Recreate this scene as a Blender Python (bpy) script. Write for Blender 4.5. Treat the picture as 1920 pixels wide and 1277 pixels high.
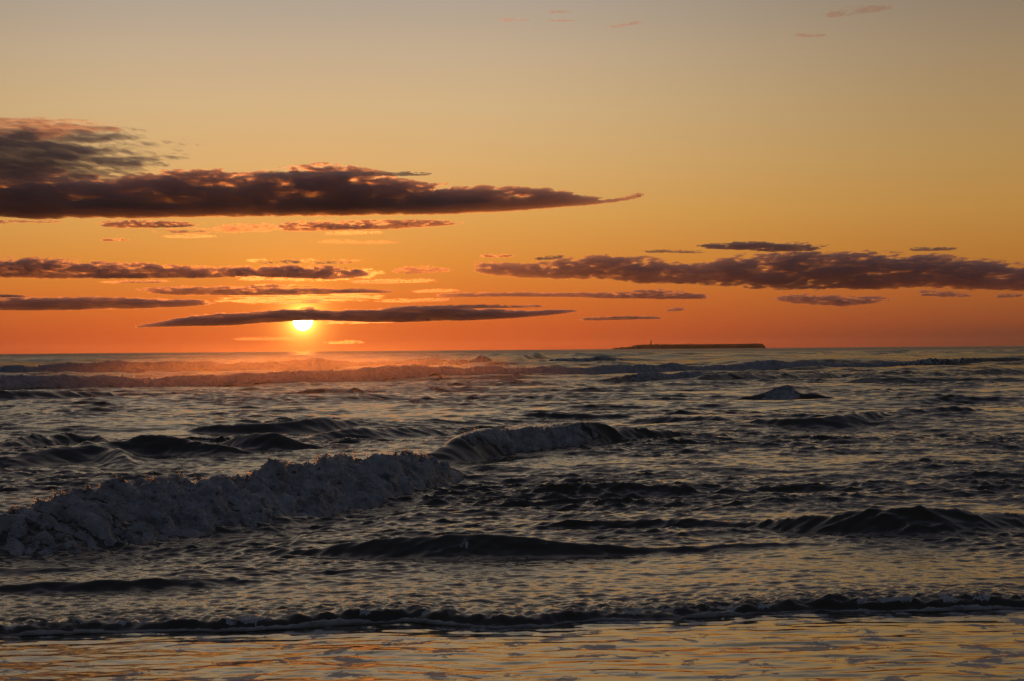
import bpy, math, random
import numpy as np
from mathutils import Vector, Matrix

# ------------------------------------------------------------------ clear
for o in list(bpy.data.objects):
    bpy.data.objects.remove(o, do_unlink=True)
scene = bpy.context.scene
col = scene.collection
R = math.radians
rng = np.random.default_rng(7)

# ------------------------------------------------------------------ camera
CAM_H = 2.0            # eye height over the water in metres
FPX = 1920 * 70.0 / 36.0   # focal length in photograph pixels (70 mm lens)
ROLL = math.atan2(15.0, 1920.0)
PITCH = math.atan2(17.0, FPX)

cam_data = bpy.data.cameras.new('camera')
cam_data.lens = 70.0
cam_data.sensor_width = 36.0
cam_data.clip_start = 0.1
cam_data.clip_end = 400000.0
cam = bpy.data.objects.new('camera', cam_data)
col.objects.link(cam)
cam.matrix_world = (Matrix.Translation((0, 0, CAM_H)) @ Matrix.Rotation(math.pi / 2 + PITCH, 4, 'X')
                    @ Matrix.Rotation(-ROLL, 4, 'Z'))
scene.camera = cam


def horizon_y(X):
    return 663.0 - 15.0 * X / 1920.0


def srgb(r, g, b):
    def f(c):
        c /= 255.0
        return c / 12.92 if c <= 0.04045 else ((c + 0.055) / 1.055) ** 2.4
    return (f(r), f(g), f(b), 1.0)


# ------------------------------------------------------------------ world: low sun, evening sky
SUN_AZ = math.atan2(568.0 - 960.0, FPX)     # seen from above, + is to the right of +Y
SUN_EL = math.atan2(57.0, FPX)
SUN_DIR = Vector((math.sin(SUN_AZ) * math.cos(SUN_EL), math.cos(SUN_AZ) * math.cos(SUN_EL), math.sin(SUN_EL)))


class NT:
    """small helper to wire node trees"""
    def __init__(self, tree):
        self.t = tree
        tree.nodes.clear()

    def n(self, kind, **kw):
        nd = self.t.nodes.new(kind)
        for k, v in kw.items():
            setattr(nd, k, v)
        return nd

    def link(self, a, b):
        self.t.links.new(a, b)

    def put(self, sock, v):
        if isinstance(v, bpy.types.NodeSocket):
            self.link(v, sock)
        elif v is not None:
            sock.default_value = v

    def math(self, op, a, b=None, c=None, clamp=False):
        nd = self.n('ShaderNodeMath', operation=op, use_clamp=clamp)
        self.put(nd.inputs[0], a)
        if b is not None:
            self.put(nd.inputs[1], b)
        if c is not None:
            self.put(nd.inputs[2], c)
        return nd.outputs[0]

    def vmath(self, op, a, b=None):
        nd = self.n('ShaderNodeVectorMath', operation=op)
        self.put(nd.inputs[0], a)
        if b is not None:
            self.put(nd.inputs[1], b)
        return nd.outputs['Value'] if op in ('DOT_PRODUCT', 'LENGTH') else nd.outputs[0]

    def maprange(self, v, a, b, c=0.0, d=1.0, smooth=True):
        nd = self.n('ShaderNodeMapRange', interpolation_type='SMOOTHSTEP' if smooth else 'LINEAR', clamp=True)
        self.put(nd.inputs[0], v)
        for i, x in enumerate((a, b, c, d)):
            self.put(nd.inputs[i + 1], x)
        return nd.outputs[0]

    def ramp(self, fac, stops, interp='LINEAR'):
        nd = self.n('ShaderNodeValToRGB')
        cr = nd.color_ramp
        cr.interpolation = interp
        while len(cr.elements) < len(stops):
            cr.elements.new(0.5)
        for e, (p, c) in zip(cr.elements, stops):
            e.position = p
            e.color = c if len(c) == 4 else (*c, 1)
        self.put(nd.inputs[0], fac)
        return nd.outputs[0]

    def mix(self, fac, a, b, blend='MIX'):
        nd = self.n('ShaderNodeMix', data_type='RGBA', blend_type=blend)
        self.put(nd.inputs[0], fac)
        self.put(nd.inputs[6], a)
        self.put(nd.inputs[7], b)
        return nd.outputs[2]

    def noise(self, vec, scale, detail=4.0, rough=0.55, dist=0.0, dims='3D', lac=2.0):
        nd = self.n('ShaderNodeTexNoise', noise_dimensions=dims)
        self.put(nd.inputs['Vector'], vec)
        nd.inputs['Scale'].default_value = scale
        nd.inputs['Detail'].default_value = detail
        nd.inputs['Roughness'].default_value = rough
        nd.inputs['Lacunarity'].default_value = lac
        nd.inputs['Distortion'].default_value = dist
        return nd.outputs[0]

    def xyz(self, v):
        nd = self.n('ShaderNodeSeparateXYZ')
        self.put(nd.inputs[0], v)
        return nd.outputs

    def vec(self, x, y, z):
        nd = self.n('ShaderNodeCombineXYZ')
        for s, v in zip(nd.inputs, (x, y, z)):
            self.put(s, v)
        return nd.outputs[0]


world = bpy.data.worlds.new('World')
scene.world = world
world.use_nodes = True
w = NT(world.node_tree)
tc = w.n('ShaderNodeTexCoord').outputs['Generated']
x, y, z = w.xyz(tc)
elev = w.math('MULTIPLY', w.math('ARCSINE', z), 180 / math.pi)          # degrees
az = w.math('MULTIPLY', w.math('ARCTAN2', x, y), 180 / math.pi)
daz = w.math('ABSOLUTE', w.math('SUBTRACT', az, math.degrees(SUN_AZ)))
daz = w.math('MINIMUM', daz, w.math('SUBTRACT', 360.0, daz))
e01 = w.math('DIVIDE', elev, 20.0, clamp=True)
E = lambda d: d / 20.0
# the glow on the sun's side and the duller sky 20 degrees away from it
near_sun = w.ramp(e01, [
    (E(0.0), srgb(192, 82, 42)), (E(0.6), srgb(200, 90, 42)), (E(1.5), srgb(212, 112, 46)), (E(2.5), srgb(218, 138, 56)),
    (E(3.9), srgb(219, 161, 84)), (E(5.4), srgb(216, 172, 112)), (E(7.0), srgb(209, 177, 131)), (E(8.5), srgb(196, 172, 141)),
    (E(10.0), srgb(177, 162, 145)), (E(13.0), srgb(156, 145, 126)), (E(20.0), srgb(122, 113, 106))])
off_sun = w.ramp(e01, [
    (E(0.0), srgb(104, 58, 44)), (E(0.35), srgb(112, 62, 43)), (E(0.7), srgb(138, 73, 43)), (E(1.5), srgb(163, 91, 43)), (E(2.5), srgb(178, 116, 50)),
    (E(3.9), srgb(184, 134, 68)), (E(5.4), srgb(178, 140, 84)), (E(7.0), srgb(168, 138, 96)), (E(8.5), srgb(156, 133, 103)),
    (E(10.0), srgb(141, 124, 106)), (E(13.0), srgb(118, 107, 93)), (E(20.0), srgb(92, 87, 88))])
glow = w.mix(w.maprange(daz, 3.0, 22.0), near_sun, off_sun)
# the rest of the dome: the clear twilight sky from the Sky Texture
sky = w.n('ShaderNodeTexSky', sky_type='NISHITA')
sky.sun_disc = False
sky.sun_elevation = SUN_EL
sky.sun_rotation = SUN_AZ
sky.air_density = 1.0
sky.dust_density = 2.0
sky.ozone_density = 2.0
SKY_STRENGTH = 0.15
dome = w.mix(1.0, sky.outputs[0], (SKY_STRENGTH * 1.32, SKY_STRENGTH * 0.93, SKY_STRENGTH * 0.85, 1), 'MULTIPLY')
up = w.maprange(elev, 14.0, 48.0)
back = w.maprange(daz, 26.0, 80.0)
body = w.mix(w.math('MAXIMUM', up, back), glow, dome)
# aureole close round the sun
ang = w.math('MULTIPLY', w.math('ARCCOSINE', w.math('MINIMUM', w.vmath('DOT_PRODUCT', tc, tuple(SUN_DIR)), 1.0)), 180 / math.pi)
a1 = w.math('POWER', 2.718, w.math('MULTIPLY', ang, -1 / 0.24))
a2 = w.math('POWER', 2.718, w.math('MULTIPLY', ang, -1 / 2.2))
aur = w.mix(1.0, w.mix(a1, (0, 0, 0, 1), (6.5, 3.6, 0.5, 1)), w.mix(a2, (0, 0, 0, 1), (0.42, 0.11, 0.012, 1)), 'ADD')
body = w.mix(1.0, body, aur, 'ADD')
bg = w.n('ShaderNodeBackground')
w.link(body, bg.inputs[0])
bg.inputs[1].default_value = 1.0
out = w.n('ShaderNodeOutputWorld')
w.link(bg.outputs[0], out.inputs[0])
world.cycles.sampling_method = 'MANUAL'
world.cycles.sample_map_resolution = 1024

sun_data = bpy.data.lights.new('sun_light', 'SUN')
sun_data.energy = 0.85
sun_data.angle = R(0.53)
sun_data.color = (1.0, 0.24, 0.03)
sun_lamp = bpy.data.objects.new('sun_light', sun_data)
col.objects.link(sun_lamp)
sun_lamp.rotation_euler = SUN_DIR.to_track_quat('Z', 'Y').to_euler()

vs = scene.view_settings
vs.view_transform = 'Standard'
vs.look = 'None'
vs.exposure = 0.0
vs.gamma = 1.0
vs.use_curve_mapping = False
cy = scene.cycles
cy.max_bounces = 6
cy.diffuse_bounces = 2
cy.glossy_bounces = 3
cy.transmission_bounces = 3
cy.volume_bounces = 2
cy.transparent_max_bounces = 16
cy.sample_clamp_direct = 6.0
cy.sample_clamp_indirect = 3.0
cy.use_denoising = True
cy.caustics_reflective = False
cy.caustics_refractive = False

# ------------------------------------------------------------------ helpers
def material(name):
    m = bpy.data.materials.new(name)
    m.use_nodes = True
    return m, NT(m.node_tree)


def mesh_from_arrays(name, verts, faces, mat, smooth=True, parent=None, attrs=None):
    """verts (n,3) and faces (m,k) numpy arrays -> one mesh object"""
    me = bpy.data.meshes.new(name)
    verts = np.ascontiguousarray(verts, dtype=np.float32)
    faces = np.ascontiguousarray(faces, dtype=np.int32)
    m, k = faces.shape
    me.vertices.add(len(verts))
    me.vertices.foreach_set('co', verts.ravel())
    me.loops.add(m * k)
    me.loops.foreach_set('vertex_index', faces.ravel())
    me.polygons.add(m)
    me.polygons.foreach_set('loop_start', np.arange(0, m * k, k, dtype=np.int32))
    me.update(calc_edges=True)
    me.polygons.foreach_set('use_smooth', np.full(m, smooth, dtype=bool))
    for an, av in (attrs or {}).items():
        a = me.attributes.new(an, 'FLOAT', 'POINT')
        a.data.foreach_set('value', np.ascontiguousarray(av, dtype=np.float32))
    me.materials.append(mat)
    o = bpy.data.objects.new(name, me)
    col.objects.link(o)
    o.parent = parent
    return o


def grid_faces(nr, nc):
    i = np.arange(nr - 1)[:, None] * nc + np.arange(nc - 1)[None, :]
    i = i.ravel()
    return np.stack([i, i + 1, i + nc + 1, i + nc], axis=1)


def tag(o, label=None, cat=None, group=None, kind=None):
    for k, v in (('label', label), ('category', cat), ('group', group), ('kind', kind)):
        if v:
            o[k] = v
    return o


_perm = rng.permutation(256).astype(np.int32)
_perm = np.concatenate([_perm, _perm])
_ga = np.linspace(0, 2 * np.pi, 256, endpoint=False)
_g2 = np.stack([np.cos(_ga), np.sin(_ga)], 1).astype(np.float32)
_g3 = rng.normal(size=(256, 3))
_g3 = (_g3 / np.linalg.norm(_g3, axis=1, keepdims=True)).astype(np.float32)


def perlin2(x, y):
    xi = np.floor(x).astype(np.int32); yi = np.floor(y).astype(np.int32)
    fx = (x - xi).astype(np.float32); fy = (y - yi).astype(np.float32)
    u = fx * fx * fx * (fx * (fx * 6 - 15) + 10); v = fy * fy * fy * (fy * (fy * 6 - 15) + 10)
    r = []
    for b in (0, 1):
        for a in (0, 1):
            h = _perm[_perm[(xi + a) & 255] + ((yi + b) & 255)]
            g = _g2[h]
            r.append(g[..., 0] * (fx - a) + g[..., 1] * (fy - b))
    return (r[0] + u * (r[1] - r[0])) * (1 - v) + (r[2] + u * (r[3] - r[2])) * v


def perlin3(x, y, z):
    xi = np.floor(x).astype(np.int32); yi = np.floor(y).astype(np.int32); zi = np.floor(z).astype(np.int32)
    fx = (x - xi).astype(np.float32); fy = (y - yi).astype(np.float32); fz = (z - zi).astype(np.float32)
    f = lambda t: t * t * t * (t * (t * 6 - 15) + 10)
    u, v, ww = f(fx), f(fy), f(fz)
    res = 0
    for c in (0, 1):
        for b in (0, 1):
            for a in (0, 1):
                h = _perm[_perm[_perm[(xi + a) & 255] + ((yi + b) & 255)] + ((zi + c) & 255)]
                g = _g3[h]
                d = g[..., 0] * (fx - a) + g[..., 1] * (fy - b) + g[..., 2] * (fz - c)
                res = res + d * (u if a else 1 - u) * (v if b else 1 - v) * (ww if c else 1 - ww)
    return res


def fbm2(x, y, octaves=4, gain=0.5):
    s, a = 0, 1.0
    for k in range(octaves):
        s = s + a * perlin2(x * 2 ** k + 17.3 * k, y * 2 ** k + 5.1 * k)
        a *= gain
    return s


def sstep(a, b, x):
    t = np.clip((x - a) / (b - a), 0, 1)
    return t * t * (3 - 2 * t)


# ------------------------------------------------------------------ sea: wind chop tiles by inverse FFT
class Tile:
    def __init__(self, L, wl_min, wl_max, rms, seed, spread=1.5, direction=-1.35, slope=2.0, N=512):
        r = np.random.default_rng(seed)
        k1 = np.fft.fftfreq(N, d=L / N) * 2 * np.pi
        kx, ky = np.meshgrid(k1, k1, indexing='xy')
        k = np.hypot(kx, ky); k[0, 0] = 1e-9
        band = ((2 * np.pi / k) < wl_max) & ((2 * np.pi / k) > wl_min)
        th = np.arctan2(ky, kx) - direction
        P = np.where(band, k ** (-2 * slope) * (0.02 + np.abs(np.cos(th)) ** (2 * spread)), 0)
        amp = np.sqrt(P) * (r.normal(size=(N, N)) + 1j * r.normal(size=(N, N)))
        h = np.fft.ifft2(amp)
        dx = np.fft.ifft2(-1j * kx / k * amp).real
        dy = np.fft.ifft2(-1j * ky / k * amp).real
        h = h.real
        s = rms / h.std()
        self.h, self.dx, self.dy = (np.float32(q * s) for q in (h, dx, dy))
        self.L, self.N = L, N

    def sample(self, X, Y, rot):
        c, s = math.cos(rot), math.sin(rot)
        u = (X * c + Y * s) / self.L * self.N
        v = (-X * s + Y * c) / self.L * self.N
        ui = np.floor(u).astype(np.int64); vi = np.floor(v).astype(np.int64)
        fu = (u - ui).astype(np.float32); fv = (v - vi).astype(np.float32)
        u0, u1, v0, v1 = ui % self.N, (ui + 1) % self.N, vi % self.N, (vi + 1) % self.N
        res = []
        for q in (self.h, self.dx, self.dy):
            res.append((q[v0, u0] * (1 - fu) + q[v0, u1] * fu) * (1 - fv) + (q[v1, u0] * (1 - fu) + q[v1, u1] * fu) * fv)
        h, a, b = res
        return h, a * c - b * s, a * s + b * c


TILES = [  # tile, rotation, shortest wave kept, chop
    (Tile(131.0, 7.0, 40.0, 0.10, 1, spread=3.0), 0.0, 7.0, 1.0),
    (Tile(37.0, 1.6, 7.0, 0.042, 2, spread=3.5, slope=1.7), 0.25, 1.6, 1.2),
    (Tile(11.3, 0.34, 1.6, 0.0225, 3, spread=1.6, slope=1.35, N=1024), -0.23, 0.34, 1.25),
    (Tile(2.9, 0.10, 0.34, 0.0095, 4, spread=0.9, slope=1.25), 0.12, 0.10, 1.1),
]


# ------------------------------------------------------------------ sea: the single waves one can tell apart
def world_from_px(X, Ybase):
    d = CAM_H * FPX / (Ybase - horizon_y(X))
    return (X - 960.0) / FPX * d, d


class Wave:
    """a crest line with a steep shoreward face and a long back.
    pts: (X, Y of the foot of the face, Y of the crest) in photograph pixels; foot on the still water gives the distance"""
    def __init__(self, pts, front=1.6, back=3.2, foot=1.25, ends=(True, True), mmax=99.0):
        self.mmax = mmax
        self.sharp = False
        P = []
        for X, Yb, Yt in pts:
            x, d = world_from_px(X, Yb)
            h = max((Yb - Yt) * d / FPX, 0.0)
            for _ in range(6):
                dc = d + front * h
                h = max(CAM_H - (Yt - horizon_y(X)) / FPX * dc, 0.0)
            P.append((x * (d + front * h) / d, d + front * h, h))
        P = np.array(sorted(P))
        self.x = np.linspace(P[0, 0], P[-1, 0], 400)
        self.y = np.interp(self.x, P[:, 0], P[:, 1])
        self.h = np.interp(self.x, P[:, 0], P[:, 2])
        ker = np.hanning(41); ker /= ker.sum()
        sm = lambda a: np.convolve(np.pad(a, 20, mode='edge'), ker, mode='valid')
        self.y, self.h = sm(self.y), sm(self.h)
        pc = np.polyfit(P[:, 0] - P[0, 0], P[:, 1], min(3, len(P) - 2))      # crests run in smooth lines
        self.y = np.polyval(pc, self.x - P[0, 0])
        self.dy = np.gradient(self.y, self.x)
        self.front, self.back, self.foot = front, back, foot
        self.span = self.x[-1] - self.x[0]
        self.ends = ends

    def eval(self, X, Y, wob=True):
        x0, x1 = self.x[0], self.x[-1]
        H = np.interp(X, self.x, self.h)
        yc = np.interp(X, self.x, self.y)
        # go on along the end tangents outside the traced span
        s0, s1 = self.dy[5], self.dy[-6]
        yc = np.where(X < x0, self.y[0] + (X - x0) * s0, yc)
        yc = np.where(X > x1, self.y[-1] + (X - x1) * s1, yc)
        m = min(max(0.22 * self.span, 0.6), self.mmax)
        if self.ends[0]:
            H = H * sstep(x0 - m, x0 + 0.3 * m, X)
        if self.ends[1]:
            H = H * (1 - sstep(x1 - 0.3 * m, x1 + m, X))
        cs = 1 / np.sqrt(1 + np.interp(X, self.x, self.dy) ** 2)
        Hs = np.maximum(H, 1e-4)
        t = (Y - yc) * cs
        wf, wb = self.front * np.maximum(Hs, 0.06), self.back * np.maximum(Hs, 0.1)
        f = 0.5 * (1 + np.cos(np.pi * np.clip(-t / (wf * 1.25), 0, 1)))
        f = f ** self.foot
        b = np.exp(-(np.clip(t, 0, None) / wb) ** 1.5)
        if self.sharp:
            f = 0.35 * f + 0.65 * (1 - np.clip(-t / (wf * 1.35), 0, 1)) ** 1.7
            b = np.exp(-(np.clip(t, 0, None) / wb) ** 1.12)
        prof = np.where(t < 0, f, b)
        dip = -0.12 * np.exp(-((t + 1.9 * wf) / wf) ** 2)
        return H * (prof + dip), t, H


MAIN = Wave([(-120, 1030, 968), (0, 1022, 955), (130, 1020, 932), (270, 1000, 903), (360, 980, 890), (450, 962, 878), (560, 946, 864),
             (680, 932, 850), (760, 916, 845), (800, 905, 852), (840, 897, 872), (870, 893, 886)], front=1.9, back=2.6, foot=0.8, ends=(False, True), mmax=0.35)
MAIN_R = Wave([(800, 874, 866), (845, 869, 826), (890, 864, 814), (960, 860, 820), (1050, 850, 808), (1110, 842, 802), (1160, 842, 814), (1260, 837, 822),
               (1380, 826, 817)], front=1.3, back=3.0, foot=0.9, mmax=1.0)
FAR_A = Wave([(-700, 752, 726), (0, 734, 711), (200, 731, 711), (400, 727, 709), (560, 722, 701), (700, 714, 695), (800, 706, 691), (960, 701, 686),
              (1100, 700, 687), (1280, 696, 684), (1450, 691, 681), (1640, 690, 679), (1800, 686, 676), (1900, 682, 675)], front=1.6, back=4.0, foot=0.8, ends=(False, True))
FAR_B = Wave([(-700, 710, 694), (0, 701, 687), (250, 700, 684), (450, 697, 681), (620, 694, 680), (800, 688, 677), (940, 682, 673)],
             front=1.6, back=4.0, foot=0.8, ends=(False, True))
FAR_C = Wave([(1000, 683, 678), (1080, 681.5, 674), (1150, 680, 673), (1210, 679, 674.5), (1260, 678, 676)], front=1.6, back=4.0, foot=0.8)
RIGHT_A = Wave([(1160, 718.5, 713), (1205, 717.5, 706), (1250, 716, 708), (1300, 714.5, 703), (1350, 713, 700), (1400, 712, 705)], front=1.5, back=3.0, foot=0.8)
PEAK = Wave([(1370, 751, 746), (1425, 750.2, 735), (1455, 749.8, 724), (1475, 749.5, 720), (1500, 749.2, 733), (1560, 748.6, 743)], front=1.4, back=2.0, foot=0.8)
SWELLS = [
    Wave([(-200, 762, 738), (0, 758, 735), (200, 752, 733), (370, 745, 734)], 2.2, 3.5, ends=(False, True)),
    Wave([(500, 742, 732), (600, 742, 726), (700, 740, 724), (760, 738, 728)], 2.2, 3.5),
    Wave([(700, 685, 676), (860, 680, 667), (1000, 676, 666), (1060, 672, 664)], 2.2, 3.5),
    Wave([(380, 803, 786), (470, 803, 780), (560, 802, 777), (600, 798, 770), (640, 796, 780)], 2.0, 3.0),
    Wave([(180, 870, 848), (270, 868, 828), (330, 866, 825), (400, 868, 842), (460, 866, 852)], 2.0, 2.8),
    Wave([(430, 855, 832), (480, 858, 818), (520, 858, 818), (560, 856, 836)], 1.8, 2.6),
    Wave([(-120, 888, 858), (0, 885, 864), (60, 882, 850), (170, 876, 838), (230, 880, 856)], 2.2, 2.8),
    Wave([(0, 850, 835), (60, 842, 822), (130, 838, 815), (200, 838, 826)], 2.2, 3.0),
    Wave([(600, 830, 812), (700, 824, 804), (790, 818, 798), (860, 812, 800)], 2.6, 3.2),
    Wave([(1440, 800, 788), (1520, 802, 780), (1600, 798, 778), (1640, 794, 784)], 2.0, 3.0),
    Wave([(1620, 790, 776), (1680, 790, 768), (1760, 788, 772), (1820, 786, 776)], 2.0, 3.0),
    Wave([(1180, 790, 780), (1260, 795, 776), (1340, 792, 780)], 2.2, 3.0),
    Wave([(1000, 780, 770), (1080, 784, 770), (1160, 780, 772)], 2.2, 3.0),
    Wave([(1330, 716, 706), (1450, 712, 694), (1560, 708, 696)], 2.2, 3.5),
    Wave([(1600, 722, 708), (1720, 722, 704), (1900, 720, 706)], 2.6, 3.5),
    Wave([(1440, 995, 974), (1530, 1004, 958), (1620, 1010, 946), (1700, 1010, 943), (1780, 1006, 948), (1880, 996, 962), (2000, 985, 965)], 1.9, 2.2, foot=0.9),
    Wave([(560, 1040, 1026), (650, 1046, 1014), (740, 1050, 1004), (850, 1050, 998), (960, 1048, 1004), (1080, 1042, 1016), (1200, 1038, 1022), (1400, 1030, 1020)], 1.9, 2.4, foot=0.9),
    Wave([(1000, 992, 980), (1130, 990, 968), (1280, 990, 972), (1400, 992, 980)], 2.4, 2.6),
    Wave([(-100, 1122, 1100), (40, 1118, 1096), (200, 1114, 1090), (330, 1108, 1088), (420, 1100, 1086)], 2.6, 2.6),
    Wave([(1780, 892, 880), (1900, 890, 874), (2050, 888, 874)], 2.4, 3.0),
    Wave([(1000, 930, 918), (1150, 928, 908), (1260, 925, 912)], 2.6, 3.0),
    Wave([(-100, 1075, 1060), (60, 1068, 1050), (220, 1062, 1052)], 2.8, 2.6),
]
MAIN_R.h = MAIN_R.h * 0.92
SWELLS[15].h = SWELLS[15].h * 0.86
MAIN.h = 0.92 * MAIN.h * (1 + 0.35 * perlin2(MAIN.x * 1.1, MAIN.x * 0 + 4.7) + 0.15 * perlin2(MAIN.x * 3.1, MAIN.x * 0 + 1.7))
for wv in SWELLS:
    wv.sharp = True
    wv.h = wv.h * 0.85
BREAKERS = [MAIN, MAIN_R, FAR_A, FAR_B, FAR_C, RIGHT_A, PEAK]

# swash bore: the front edge of the last broken wave running up the sand
_b = [world_from_px(X, Y) for X, Y in [(-900, 1215), (-400, 1200), (0, 1191), (180, 1188), (330, 1184), (460, 1183), (580, 1176), (680, 1170), (760, 1166), (840, 1172), (930, 1180),
                                        (1010, 1176), (1090, 1166), (1200, 1163), (1320, 1158), (1450, 1152), (1520, 1146), (1640, 1148), (1780, 1146), (1920, 1142), (2400, 1130), (2900, 1118)]]
_b = np.array(sorted(_b))


def bore_front(X):
    return np.interp(X, _b[:, 0], _b[:, 1]) + 0.05 * perlin2(X * 1.7, X * 0 + 3.3) + 0.02 * perlin2(X * 6.1, X * 0 + 9.3)


def sea_height(X, Y, spacing):
    """vertical and sideways displacement, and how foamy the water is"""
    d = np.hypot(X, Y)
    shore = sstep(13.5, 17.0, Y)                    # calm film in front of the bore
    z = np.zeros_like(X); ox = np.zeros_like(X); oy = np.zeros_like(X)
    gust = 0.36 + 0.98 * np.clip(fbm2(X * 0.16, Y * 0.13, 4, 0.6) + 0.32, 0, 1)
    for (T, rot, wl, chop), near in zip(TILES, (0.05, 0.10, 0.16, 0.55)):
        keep = np.clip(2.2 - 2.2 * spacing / wl, 0, 1)
        calm = sstep(13.5, 60.0 if wl > 5 else 27.0, Y) * (1 - near) + near + ((1.8 * sstep(120, 380, Y) + 1.4 * sstep(300, 700, Y)) if wl > 5 else 1.2 * sstep(60, 200, Y) if wl > 1 else 0.0)
        h, a, b = T.sample(X + 1000, Y + 1000, rot)
        k = keep * calm * shore * (gust if wl < 4 else 1.0)
        z += h * k; ox -= a * k * chop * 0.8; oy -= b * k * chop * 0.8
    foam = np.zeros_like(X)
    for wv in BREAKERS + SWELLS:
        hh, t, H = wv.eval(X + (0.03 if wv in BREAKERS else 0.035) * H_wob(X, Y, wv), Y)
        z = z + hh
        if wv in BREAKERS:
            lim = np.clip(H / 0.25, 0, 1)
            foam = np.maximum(foam, lim * np.where(t > 0, 0.62 * np.exp(-t / (4.0 * np.maximum(H, .1))), 0.55 * np.exp(t / (1.2 * np.maximum(H, .1)))))
    foam = np.maximum(foam, 0.34 * (1 - sstep(18, 45, Y)))
    return z, ox, oy, foam


def H_wob(X, Y, wv):
    s = max(wv.span, 1.0)
    return 0.6 * s * 0.3 * perlin2(X * 1.8 / s + 40, Y * 3.0 / s)


def seg(a, b, r):
    n = max(2, int(math.log(b / a) / r))
    return a * (b / a) ** (np.arange(n) / n)


rows = np.concatenate([seg(5.0, 11.5, 0.016), seg(11.5, 15.0, 0.0027), seg(15.0, 160, 0.0016), seg(160, 260, 0.0026), seg(260, 2500, 0.0085), seg(2500, 13000, 0.08), [13000.0]])
mid = np.linspace(-0.272, 0.272, 436)
wing = 0.275 + np.cumsum(np.geomspace(0.0016, 0.13, 33))
ang_cols = np.concatenate([-wing[::-1], mid, wing])
D, A = np.meshgrid(rows, ang_cols, indexing='ij')
SX, SY = D * np.sin(A), D * np.cos(A)
sp_r = np.gradient(rows)[:, None] * np.ones_like(A)
sp_c = D * np.gradient(ang_cols)[None, :]
spacing = np.maximum(sp_r * 0.8, sp_c)
Z, OX, OY, FO = sea_height(SX, SY, spacing)

# bore: step of ragged water behind its front edge, thin rippled film before it
bf = bore_front(SX)
tb = SY - bf
lump = 0.035 * np.abs(fbm2(SX * 3.0, SY * 4.5, 4)) + 0.032 * fbm2(SX * 6.0, SY * 9.0, 4, 0.6)
bore_h = (0.062 + 0.05 * fbm2(SX * 0.5, SY * 0.0 + 2.0, 2))
step = sstep(-0.01, 0.16, tb)
rag = np.exp(-np.clip(tb - 0.1, 0, None) / 0.9)
near_zone = (SY < 22)
Z = np.where(near_zone, Z + bore_h * step * (0.35 + 0.65 * np.exp(-np.clip(tb, 0, None) / 1.6)) + lump * step * (0.25 + 1.0 * rag) * np.exp(-np.clip(tb, 0, None) / 3.0), Z)
film = 1 - sstep(-0.05, 0.05, tb)
Z = Z + film * (0.010 * fbm2(SX * 1.0, SY * 2.2, 2) + 0.0055 * fbm2(SX * 3.2, SY * 6.5, 3))
Z = Z + 0.031 * film * np.clip(bf - SY, 0, None)      # the film lies on the sloping beach
FO = np.maximum(FO, 0.75 * np.exp(-np.abs(tb - 0.05) / 0.6) * step)

VX, VY = SX + OX, SY + OY
verts = np.stack([VX, VY, Z], -1).reshape(-1, 3)

# ------------------------------------------------------------------ water material
water_mat, m = material('sea_water')
geo = m.n('ShaderNodeNewGeometry')
pos = geo.outputs['Position']
px_, py_, pz_ = m.xyz(pos)
dist = py_
def at_attr(nt, name):
    a = nt.n('ShaderNodeAttribute', attribute_type='GEOMETRY', attribute_name=name)
    return a.outputs['Fac']
foam_a = at_attr(m, 'foam')
film_a = at_attr(m, 'film')
# ripples too small for the mesh
n1 = m.noise(m.vmath('MULTIPLY', pos, (1.0, 1.6, 1.0)), 9.0, 4.0, 0.6)
n2 = m.noise(m.vmath('MULTIPLY', pos, (1.0, 1.5, 1.0)), 1.3, 5.0, 0.6)
rip = m.math('ADD', m.math('MULTIPLY', n1, 0.004), m.math('MULTIPLY', n2, m.maprange(dist, 60.0, 260.0, 0.0, 0.75)))
calm = m.math('SUBTRACT', 1.0, m.math('MULTIPLY', film_a, 0.86))
bump = m.n('ShaderNodeBump')
bump.inputs['Distance'].default_value = 1.0
m.link(m.math('MULTIPLY', rip, calm), bump.inputs['Height'])
m.link(m.maprange(dist, 12.0, 60.0, 0.8, 1.0), bump.inputs['Strength'])
wat = m.n('ShaderNodeBsdfPrincipled')
wat.inputs['Base Color'].default_value = (0.085, 0.072, 0.052, 1)
m.link(m.maprange(dist, 60.0, 1500.0, 0.07, 0.33, smooth=False), wat.inputs['Roughness'])
wat.inputs['IOR'].default_value = 1.333
# waves too far off for the mesh: tilt the facets themselves
fn = m.n('ShaderNodeTexNoise'); fn.inputs['Scale'].default_value = 0.8; fn.inputs['Detail'].default_value = 3.0
m.link(pos, fn.inputs['Vector'])
tilt_amt = m.maprange(dist, 90.0, 700.0, 0.0, 2.2)
tilt = m.vmath('MULTIPLY', m.vmath('SUBTRACT', fn.outputs[1], (0.5, 0.5, 0.5)), m.vec(tilt_amt, tilt_amt, 0.0))
wn_ = m.vmath('NORMALIZE', m.vmath('ADD', bump.outputs[0], tilt))
m.link(wn_, wat.inputs['Normal'])
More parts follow.
